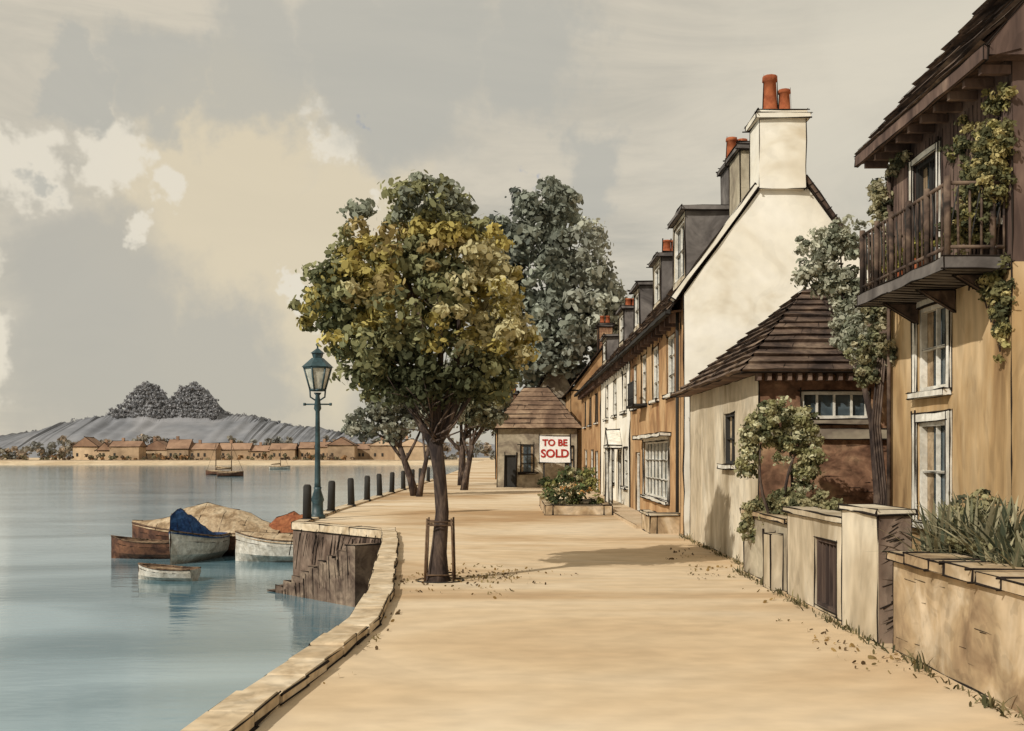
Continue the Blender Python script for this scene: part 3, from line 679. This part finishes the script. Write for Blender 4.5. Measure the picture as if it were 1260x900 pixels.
foliage(g,'crown',[(4.3,17.9,2.6,.28,.3,.33),(4.65,17.9,2.9,.4,.3,.27),(5.05,17.9,2.7,.3,.3,.33),(5.2,17.9,2.2,.22,.3,.45),(4.15,17.9,2.15,.19,.25,.4),(4.75,17.95,2.4,.3,.3,.3),(5.1,17.9,1.8,.2,.25,.3)],300,38,.11,.038,pal([(.26,.25,.12),(.4,.37,.2),(.52,.5,.32),(.12,.125,.065)]),43,hollow=.4)
g.finish()
g=G('hedge',(4.8,17,0),.014)
foliage(g,'leaves',[(4.75,18.9,1.2,.35,.5,.35),(4.7,18.0,1.3,.4,.5,.38),(4.75,17.2,1.28,.35,.5,.3),(4.8,16.4,1.3,.35,.5,.3),(4.42,18.7,.95,.25,.4,.45),(4.85,15.5,1.3,.3,.5,.22)],230,40,.12,.04,pal([(.24,.23,.12),(.4,.36,.2),(.12,.125,.065),(.32,.29,.16)]),45,hollow=.2)
g.finish()
g=G('climbing_vine',(6.2,17,0),.01)
for k in range(4):
    x=6.14-k*.04; g.tube('stems','bark',[(x,17.0,.3),(x+.06,16.95,1.5),(x-.04,17,2.7),(x+.02,16.9,3.8)],[.026,.022,.02,.014],6)
foliage(g,'leaves',[(5.95,17,3.95,.42,.25,.3),(6.2,16.6,3.9,.25,.25,.22),(5.9,17,3.5,.22,.2,.2),(6.08,16.85,6.4,.18,.25,.55),(6.08,16.8,5.4,.22,.25,.6),(6.0,16.9,4.5,.22,.2,.4),(6.15,16.4,4.85,.1,.4,.3),(6.15,16.3,6.8,.12,.5,.2)],360,34,.1,.038,pal([(.2,.2,.11),(.34,.31,.18),(.1,.105,.065),(.44,.4,.26)]),47,hollow=.2)
g.finish()
g=G('ivy',(6.1,13,5),.01)
foliage(g,'leaves',[(5.98,12.9,5.55,.32,.3,.4),(5.82,13.1,5.1,.32,.4,.35),(6.06,12.85,6.1,.24,.3,.35),(6.13,12.95,4.3,.13,.35,.45),(6.12,13.5,5.9,.1,.6,.45),(6.14,13.0,6.7,.1,.4,.25),(6.12,12.85,3.8,.08,.18,.4),(6.14,14.0,6.5,.07,.6,.3)],460,34,.09,.034,pal([(.3,.27,.11),(.5,.43,.2),(.12,.12,.06),(.2,.19,.09),(.08,.085,.045)]),49,hollow=.2)
for k in range(7):
    y=12.9+k*.12; g.tube('stems','bark',[(6.15,y,3.5+.2*k),(6.12,y+.1,4.4),(6.13,y-.05,5.3),(6.14,y+.1,6.2)],[.012,.012,.01,.006],5)
g.finish()
g=G('balcony_plants',(5.7,15,4.7),.01)
for y in(15.3,14.4): g.tube('pots','pot',[(5.75,y,4.685),(5.75,y,4.95)],[.1,.14],10)
foliage(g,'leaves',[(5.7,15.3,5.1,.15,.3,.25),(5.75,14.4,5.1,.15,.25,.25)],54,30,.08,.033,pal([(.42,.38,.1),(.24,.23,.1)]),50,hollow=.2)
g.finish()
def spiky(name,cx,cy,cz,n,L,seed,cols):
    rng=random.Random(seed); g=G(name,(cx,cy,cz),.01); vs=[];fs=[];cl=[]
    for i in range(n):
        blades(vs,fs,cl,rng,cx+rng.uniform(-.22,.22),cy+rng.uniform(-.35,.35),cz,L,.021,.35,1.5,cols,.3)
    g.objs.append(blade_obj('leaves',vs,fs,cl)); g.finish()
gc=[(.2,.2,.12),(.32,.29,.18),(.07,.08,.05),(.42,.38,.24)]
spiky('cordyline_plant',4.9,11.45,.95,260,1.05,1,gc); spiky('cordyline_plant',5.1,10.7,1.0,260,1.1,2,gc); spiky('cordyline_plant',4.95,9.9,.95,200,.8,3,gc); spiky('cordyline_plant',5.3,11.8,1.0,200,1.1,4,gc)
g=G('garden_shrub',(5,10.6,1),.01)
foliage(g,'leaves',[(5.05,10.9,1.15,.4,.5,.28),(5.0,10.0,1.1,.3,.6,.22),(4.66,9.7,1.03,.15,.5,.2),(5.3,11.6,1.3,.4,.4,.35),(5.5,12.2,1.4,.5,.4,.4)],190,36,.1,.036,pal([(.2,.19,.1),(.33,.3,.16),(.09,.09,.055)]),52,hollow=.2); g.finish()

# ---------------------------------------------------------------- boats
def hull(g,L,B,D,mat,cover=None,ch=.5,peak=.5):
    n=14; vs=[];fs=[];gun=[]
    for i in range(n+1):
        t=i/n; x=(t-.5)*L
        w=B/2*(min(1,.72+.6*t) if t<.45 else max(.02,1-((t-.45)/.55)**2.1))
        zs=D*(1+.45*t**2.2+.08*(1-t)**3); zk=-.15+ .35*D*max(0,t-.75)*4*max(0,t-.75)
        vs+=[(x,-w,zs),(x-.02,-w*.97,zs*.72),(x,-w*.8,zs*.3),(x,0,zk),(x,w*.8,zs*.3),(x-.02,w*.97,zs*.72),(x,w,zs)]; gun.append((x,w,zs))
    for i in range(n):
        for k in range(6): a=i*7+k; fs.append((a,a+1,a+8,a+7))
    fs.append((0,1,2,3,4,5,6)); g.add('hull',mat,vs,fs)
    iv=[];iff=[]
    for x,w,z in gun: iv+=[(x,-w*.9,z-.01),(x,-w*.6,z*.45),(x,w*.6,z*.45),(x,w*.9,z-.01)]
    for i in range(n):
        for k in range(3): a=i*4+k; iff.append((a,a+1,a+5,a+4))
    g.add('interior','wood',iv,iff)
    for s in (-1,1):
        P=[(x,s*w,z+.01) for x,w,z in gun]; g.tube('gunwale','wood',P,.03,5)
        Q=[(x,s*w*.975,z*.74) for x,w,z in gun]
        for i in range(n):
            g.ink(P[i],P[i+1],1,False)
            if random.random()<.8: g.ink(Q[i],Q[i+1],.5,False)
    if cover:
        cv=[];cf=[]; K=9
        for i,(x,w,z) in enumerate(gun):
            t=i/n; h=ch*max(.03,math.exp(-((t-peak)/.32)**2))*random.uniform(.9,1.08)
            for k in range(K):
                a=k/(K-1)*2-1; cv.append((x,a*w*1.05,z+.03-(.12 if abs(a)==1 else 0)+h*(1-abs(a)**1.5)*random.uniform(.9,1.06)))
        for i in range(n):
            for k in range(K-1): a=i*K+k; cf.append((a,a+1,a+K+1,a+K))
        g.add('cover',cover,cv,cf,False)
        for i in range(n): g.ink(cv[i*K+4],cv[i*K+K+4],.7,False)
        for i in range(1,n,2):
            for k in range(K-1):
                if random.random()<.7: g.ink(cv[i*K+k],cv[i*K+k+1],.5,False)
    else:
        for t in (.22,.5,.72):
            i=int(t*n); x,w,z=gun[i]; g.box('thwarts','tan',x-.09,x+.09,-w*.88,w*.88,z*.8,z*.86,False)
        g.tube('oars','tan',[(-L*.35,.12,D*.95),(L*.3,.2,D*1.1)],.025,5); g.tube('oars','tan',[(-L*.33,-.15,D*.95),(L*.32,-.1,D*1.1)],.025,5)
def boat(name,x,y,rot,*a,extra=None,**k):
    g=G(name,(x,y,-2),.024); g.xf=Matrix.Translation((x,y,-2))@Matrix.Rotation(math.radians(rot),4,'Z')
    hull(g,*a,**k)
    if extra: extra(g)
    g.xf=None; g.finish()
def cab(g):
    g.box('cuddy','wood',-1.9,-.2,-.75,.75,.75,1.3)
    g.tube('mast_stub','wood',[(1.6,0,.8),(1.6,0,1.7)],.035,6)
def rope(g): g.tube('mooring_rope','wood',[(-1.5,0,.8),(-2.2,.4,.9),(-2.9,.9,1.5)],.02,5)
boat('covered_motorboat',-12.9,43.4,172,6.8,2.4,.9,'hullb','tan',1.2,peak=.45,extra=cab)
boat('blue_covered_boat',-12.6,40.7,-105,3.4,1.6,.9,'hullw','blue',.95,peak=.75)
boat('white_rowing_boat',-9.2,40.4,176,3.5,1.5,.8,'hullw','tan',.22,peak=.5,extra=rope)
boat('orange_covered_boat',-8.7,43.2,10,3.4,1.7,.9,'hullw','orangec',.8,peak=.35)
boat('brown_rowing_boat',-14.9,41.6,178,2.8,1.3,.62,'hullb')
boat('dinghy',-11.6,34.4,168,2.1,1.0,.36,'hullw')
def rig(g):
    g.tube('mast','wood',[(0.2,0,.5),(0.2,0,6.6)],[.12,.07],6); g.tube('boom','wood',[(.2,0,1.5),(-2.6,0,1.4)],.1,6); g.tube('furled_sail','tan',[(.1,0,1.7),(-1.2,0,1.65),(-2.4,0,1.5)],[.2,.16,.08],6)
    g.tube('stays','ink',[(.2,0,6.4),(2.5,0,.8)],.03,4)
boat('sailing_boat',-62,215,160,5.5,1.8,.7,'hullb','tan',.2,extra=rig)
boat('sailing_boat',-55,200,20,5.0,1.7,.7,'hullb','tan',.2,extra=rig)
boat('sailing_boat',-68,300,20,6.0,2,.7,'hullw','tan',.2,extra=rig)

# ---------------------------------------------------------------- far shore
rf=random.Random(5)
x=-198
while x<-50:
    w=rf.uniform(6,15); d=9; y=rf.uniform(449,466); ez=rf.uniform(3.5,6.5); rz=ez+rf.uniform(2.2,4.5)
    g=G('waterfront_cottage',(x+w/2,y,0),.14)
    g.box('walls',rf.choice(['w1','w2']),x,x+w,y,y+d,0,ez,False)
    rm=rf.choice(['r1','r1','r2'])
    if rf.random()<.6:
        g.prism('roof',rm,[(x-.4,y-.4,ez),(x-.4,y+d,ez),(x-.4,y+d/2,rz)],[(x+w+.4,y-.4,ez),(x+w+.4,y+d,ez),(x+w+.4,y+d/2,rz)])
    else:
        g.prism('roof',rm,[(x-.4,y-.4,ez),(x+w+.4,y-.4,ez),(x+w/2,y-.4,rz)],[(x-.4,y+d,ez),(x+w+.4,y+d,ez),(x+w/2,y+d,rz)])
    for k in range(rf.randint(1,3)):
        wx_=x+w*(k+.6)/4.5; g.box('windows','dark',wx_,wx_+.9,y-.12,y-.01,1.5,3.0,False)
    if rf.random()<.6: g.box('chimney','r1',x+w*.3,x+w*.3+1.1,y+d/2-.6,y+d/2+.6,rz-1,rz+1.4,False)
    g.finish(); x+=w*rf.uniform(.6,1.15)
lobs=[]
rf=random.Random(8)
for k in range(95):
    xx=-330+k*3.7+rf.uniform(-2,2); lobs.append((xx,478+rf.uniform(-8,10),rf.uniform(2.5,6),rf.uniform(4,7),4,rf.uniform(2.5,6.5 if xx<-60 else 8)))
foliage(None,'distant_trees',lobs,460,26,2.4,.95,pal([(.24,.22,.18),(.3,.28,.23),(.34,.27,.2),(.22,.22,.2)]),61)
lobs=[(-225+k*5.6+rf.uniform(-2,2),447,.8,3,2,rf.uniform(.6,2.2)) for k in range(30)]
foliage(None,'shore_bushes',lobs,150,22,1.2,.55,pal([(.14,.1,.07),(.34,.2,.1),(.18,.16,.1)]),62)
# hazy ridge with two wooded knolls on top, one continuous silhouette
prof=[(-1400,8),(-700,14),(-560,15),(-450,18),(-415,23),(-395,29),(-372,33),(-356,36),(-346,40),(-338,47),(-333,55),(-328,61),(-321,65),(-314,63),(-308,57),(-303,49),(-299,50),(-294,56),(-287,62),(-278,64),(-270,60),(-263,51),(-256,43),(-246,38),(-225,35),(-193,28),(-150,22),(-93,15),(-21,12),(100,10),(600,8)]
vs=[];fs=[];px=[p[0] for p in prof];pz=[p[1] for p in prof]
xs=np.concatenate([np.arange(-1400,-460,20),np.arange(-460,-100,1.2),np.arange(-100,600,12)])
for xx in xs:
    z=np.interp(xx,px,pz)+noise.noise(V((xx*.05,0,0)))*2.5+noise.noise(V((xx*.3,4,0)))*2.4+noise.noise(V((xx*.9,7,0)))*2
    zb=min(z,34+noise.noise(V((xx*.1,2,0)))*4)
    vs+=[(xx,790,-1),(xx,840,zb*.55+noise.noise(V((xx*.03,9,0)))*2),(xx,880,zb*.9),(xx,893,zb*.5+z*.5+noise.noise(V((xx*.4,5,0)))*2),(xx,905,z),(xx,960,zb*.9),(xx,1200,-1)]
for i in range(len(xs)-1):
    for k in range(6): a=i*7+k; fs.append((a,a+7,a+8,a+1))
mesh_obj('hills',vs,fs,M['hill'],False)
lobs=[]
for xx in np.arange(-345,-255,1.8):
    top_=float(np.interp(xx,px,pz)); z=36.
    while z<top_+.5: lobs.append((float(xx)+rf.uniform(-1,1),884+(z-36)*.55,z,3,2,2.4)); z+=4
for k in range(90):
    xx=-430+k*4.0; lobs.append((xx,899,float(np.interp(xx,px,pz))+rf.uniform(-1.5,.5),4,3,rf.uniform(1,2.6)))
foliage(None,'hilltop_trees',lobs,900,22,2.2,.95,pal([(.27,.275,.29),(.31,.31,.325),(.29,.29,.30)],.06),63,hollow=.1)  # distance haze mixed into the pale grey leaf colours

# ---------------------------------------------------------------- world
w=bpy.data.worlds.new('World'); scene.world=w; w.use_nodes=True
try:
    w.cycles.sampling_method='MANUAL'; w.cycles.sample_map_resolution=256
except Exception: pass
nt=w.node_tree;n=nt.nodes;l=nt.links; bg=n['Background']; bg.inputs['Strength'].default_value=1.0
SUN=V((-.72*.819,-.69*.819,.574)).normalized()
sky=n.new('ShaderNodeTexSky'); sky.sky_type='NISHITA'; sky.sun_disc=False; sky.sun_elevation=math.asin(SUN.z); sky.sun_rotation=math.atan2(SUN.x,SUN.y)
sk=n.new('ShaderNodeVectorMath'); sk.operation='SCALE'; sk.inputs['Scale'].default_value=.1; l.new(sky.outputs[0],sk.inputs[0])
tc=n.new('ShaderNodeTexCoord')
def nz(scale,detail,vec,dist=0,rough=.55):
    q=n.new('ShaderNodeTexNoise'); q.inputs['Scale'].default_value=scale; q.inputs['Detail'].default_value=detail; q.inputs['Distortion'].default_value=dist; q.inputs['Roughness'].default_value=rough
    l.new(vec,q.inputs['Vector']); return q
wn=nz(6,6,tc.outputs['Generated'],0,.62)
sub=n.new('ShaderNodeVectorMath'); sub.operation='SUBTRACT'; sub.inputs[1].default_value=(.5,.5,.5); l.new(wn.outputs['Color'],sub.inputs[0])
sc=n.new('ShaderNodeVectorMath'); sc.operation='SCALE'; sc.inputs['Scale'].default_value=.24; l.new(sub.outputs[0],sc.inputs[0])
ad=n.new('ShaderNodeVectorMath'); ad.operation='ADD'; l.new(tc.outputs['Generated'],ad.inputs[0]); l.new(sc.outputs[0],ad.inputs[1])
D=ad.outputs[0]
def blobs(lst,soft):
    cur=None
    for az,el,r in lst:
        a=math.radians(az);e=math.radians(el); c=(math.sin(a)*math.cos(e),math.cos(a)*math.cos(e),math.sin(e))
        ds=n.new('ShaderNodeVectorMath'); ds.operation='DISTANCE'; l.new(D,ds.inputs[0]); ds.inputs[1].default_value=c
        mr=n.new('ShaderNodeMapRange'); mr.interpolation_type='SMOOTHSTEP'; l.new(ds.outputs['Value'],mr.inputs[0])
        mr.inputs[1].default_value=r*(1-soft); mr.inputs[2].default_value=r*(1+soft*.3); mr.inputs[3].default_value=1; mr.inputs[4].default_value=0
        if cur is None: cur=mr.outputs[0]
        else:
            mx=n.new('ShaderNodeMath'); mx.operation='MAXIMUM'; l.new(cur,mx.inputs[0]); l.new(mr.outputs[0],mx.inputs[1]); cur=mx.outputs[0]
    return cur
def mixc(f,a,b,k=1.0):
    m=n.new('ShaderNodeMixRGB')
    if k!=1.0:
        q=n.new('ShaderNodeMath'); q.operation='MULTIPLY'; q.inputs[1].default_value=k; l.new(f,q.inputs[0]); f=q.outputs[0]
    l.new(f,m.inputs[0])
    for i,s in ((1,a),(2,b)):
        if isinstance(s,tuple): m.inputs[i].default_value=(*s,1)
        else: l.new(s,m.inputs[i])
    return m.outputs[0]
mp=n.new('ShaderNodeMapping'); mp.inputs['Rotation'].default_value=(0,math.radians(35),0); mp.inputs['Scale'].default_value=(1,1,3); l.new(tc.outputs['Generated'],mp.inputs[0])
b1=nz(2.8,6,mp.outputs[0],1.0,.64); b1r=n.new('ShaderNodeMapRange'); b1r.inputs[1].default_value=.38; b1r.inputs[2].default_value=.62; l.new(b1.outputs['Fac'],b1r.inputs[0])
c=mixc(b1r.outputs[0],(.50,.47,.395),(.66,.60,.485))
c=mixc(blobs([(17,17,.15),(23,21,.15),(14,9,.10)],.9),c,(.74,.68,.55),.75)
c=mixc(blobs([(-14.7,16,.11),(-17,12.5,.11),(-12,11,.11),(-9,14,.07),(-14,7,.12)],.45),c,(.74,.64,.46),.9)
c=mixc(blobs([(-22.5,9.5,.09),(-21,6,.12),(-15,4,.09)],.45),c,(.49,.465,.40),.9)
c=mixc(blobs([(-21,15.8,.038),(-17.5,14.4,.03),(-26,15.2,.045),(-19,11.2,.026),(-9.5,17.6,.033),(-8.6,15.3,.02),(-11.5,9.5,.02),(-29,5,.05),(-30,10,.05)],.25),c,(.81,.745,.615),.9)
c=mixc(blobs([(-13.4,20.8,.075),(-6,20.8,.09),(-19,20,.055),(-23,18.8,.035),(1,21,.07),(-25.5,14.4,.022),(4,15,.05)],.35),c,(.49,.475,.415),.8)
bl=blobs([(-8.2,18.6,.017),(-1.2,17.4,.011)],.6)
blue=n.new('ShaderNodeVectorMath'); blue.operation='MULTIPLY'; blue.inputs[1].default_value=(.6,.72,1.0); l.new(sk.outputs[0],blue.inputs[0])
c=mixc(bl,c,blue.outputs[0],.6)
mxs=n.new('ShaderNodeMixRGB'); mxs.inputs[0].default_value=.05; l.new(c,mxs.inputs[1]); l.new(sk.outputs[0],mxs.inputs[2])
l.new(mxs.outputs[0],bg.inputs['Color'])

# ---------------------------------------------------------------- sun + camera
sd=bpy.data.lights.new('sun','SUN'); sd.energy=3.7; sd.angle=math.radians(.5); sd.color=(1,.95,.86)
so=bpy.data.objects.new('sun',sd); COL.objects.link(so); so.rotation_euler=(-SUN).to_track_quat('-Z','Y').to_euler(); so.location=(-20,-20,30)
cd=bpy.data.cameras.new('camera'); cd.lens=36; cd.sensor_width=36; cd.shift_y=110/1260; cd.clip_start=.1; cd.clip_end=8000
co=bpy.data.objects.new('camera',cd); COL.objects.link(co); co.location=(0,0,2.2); co.rotation_euler=(math.pi/2,0,0)
scene.camera=co
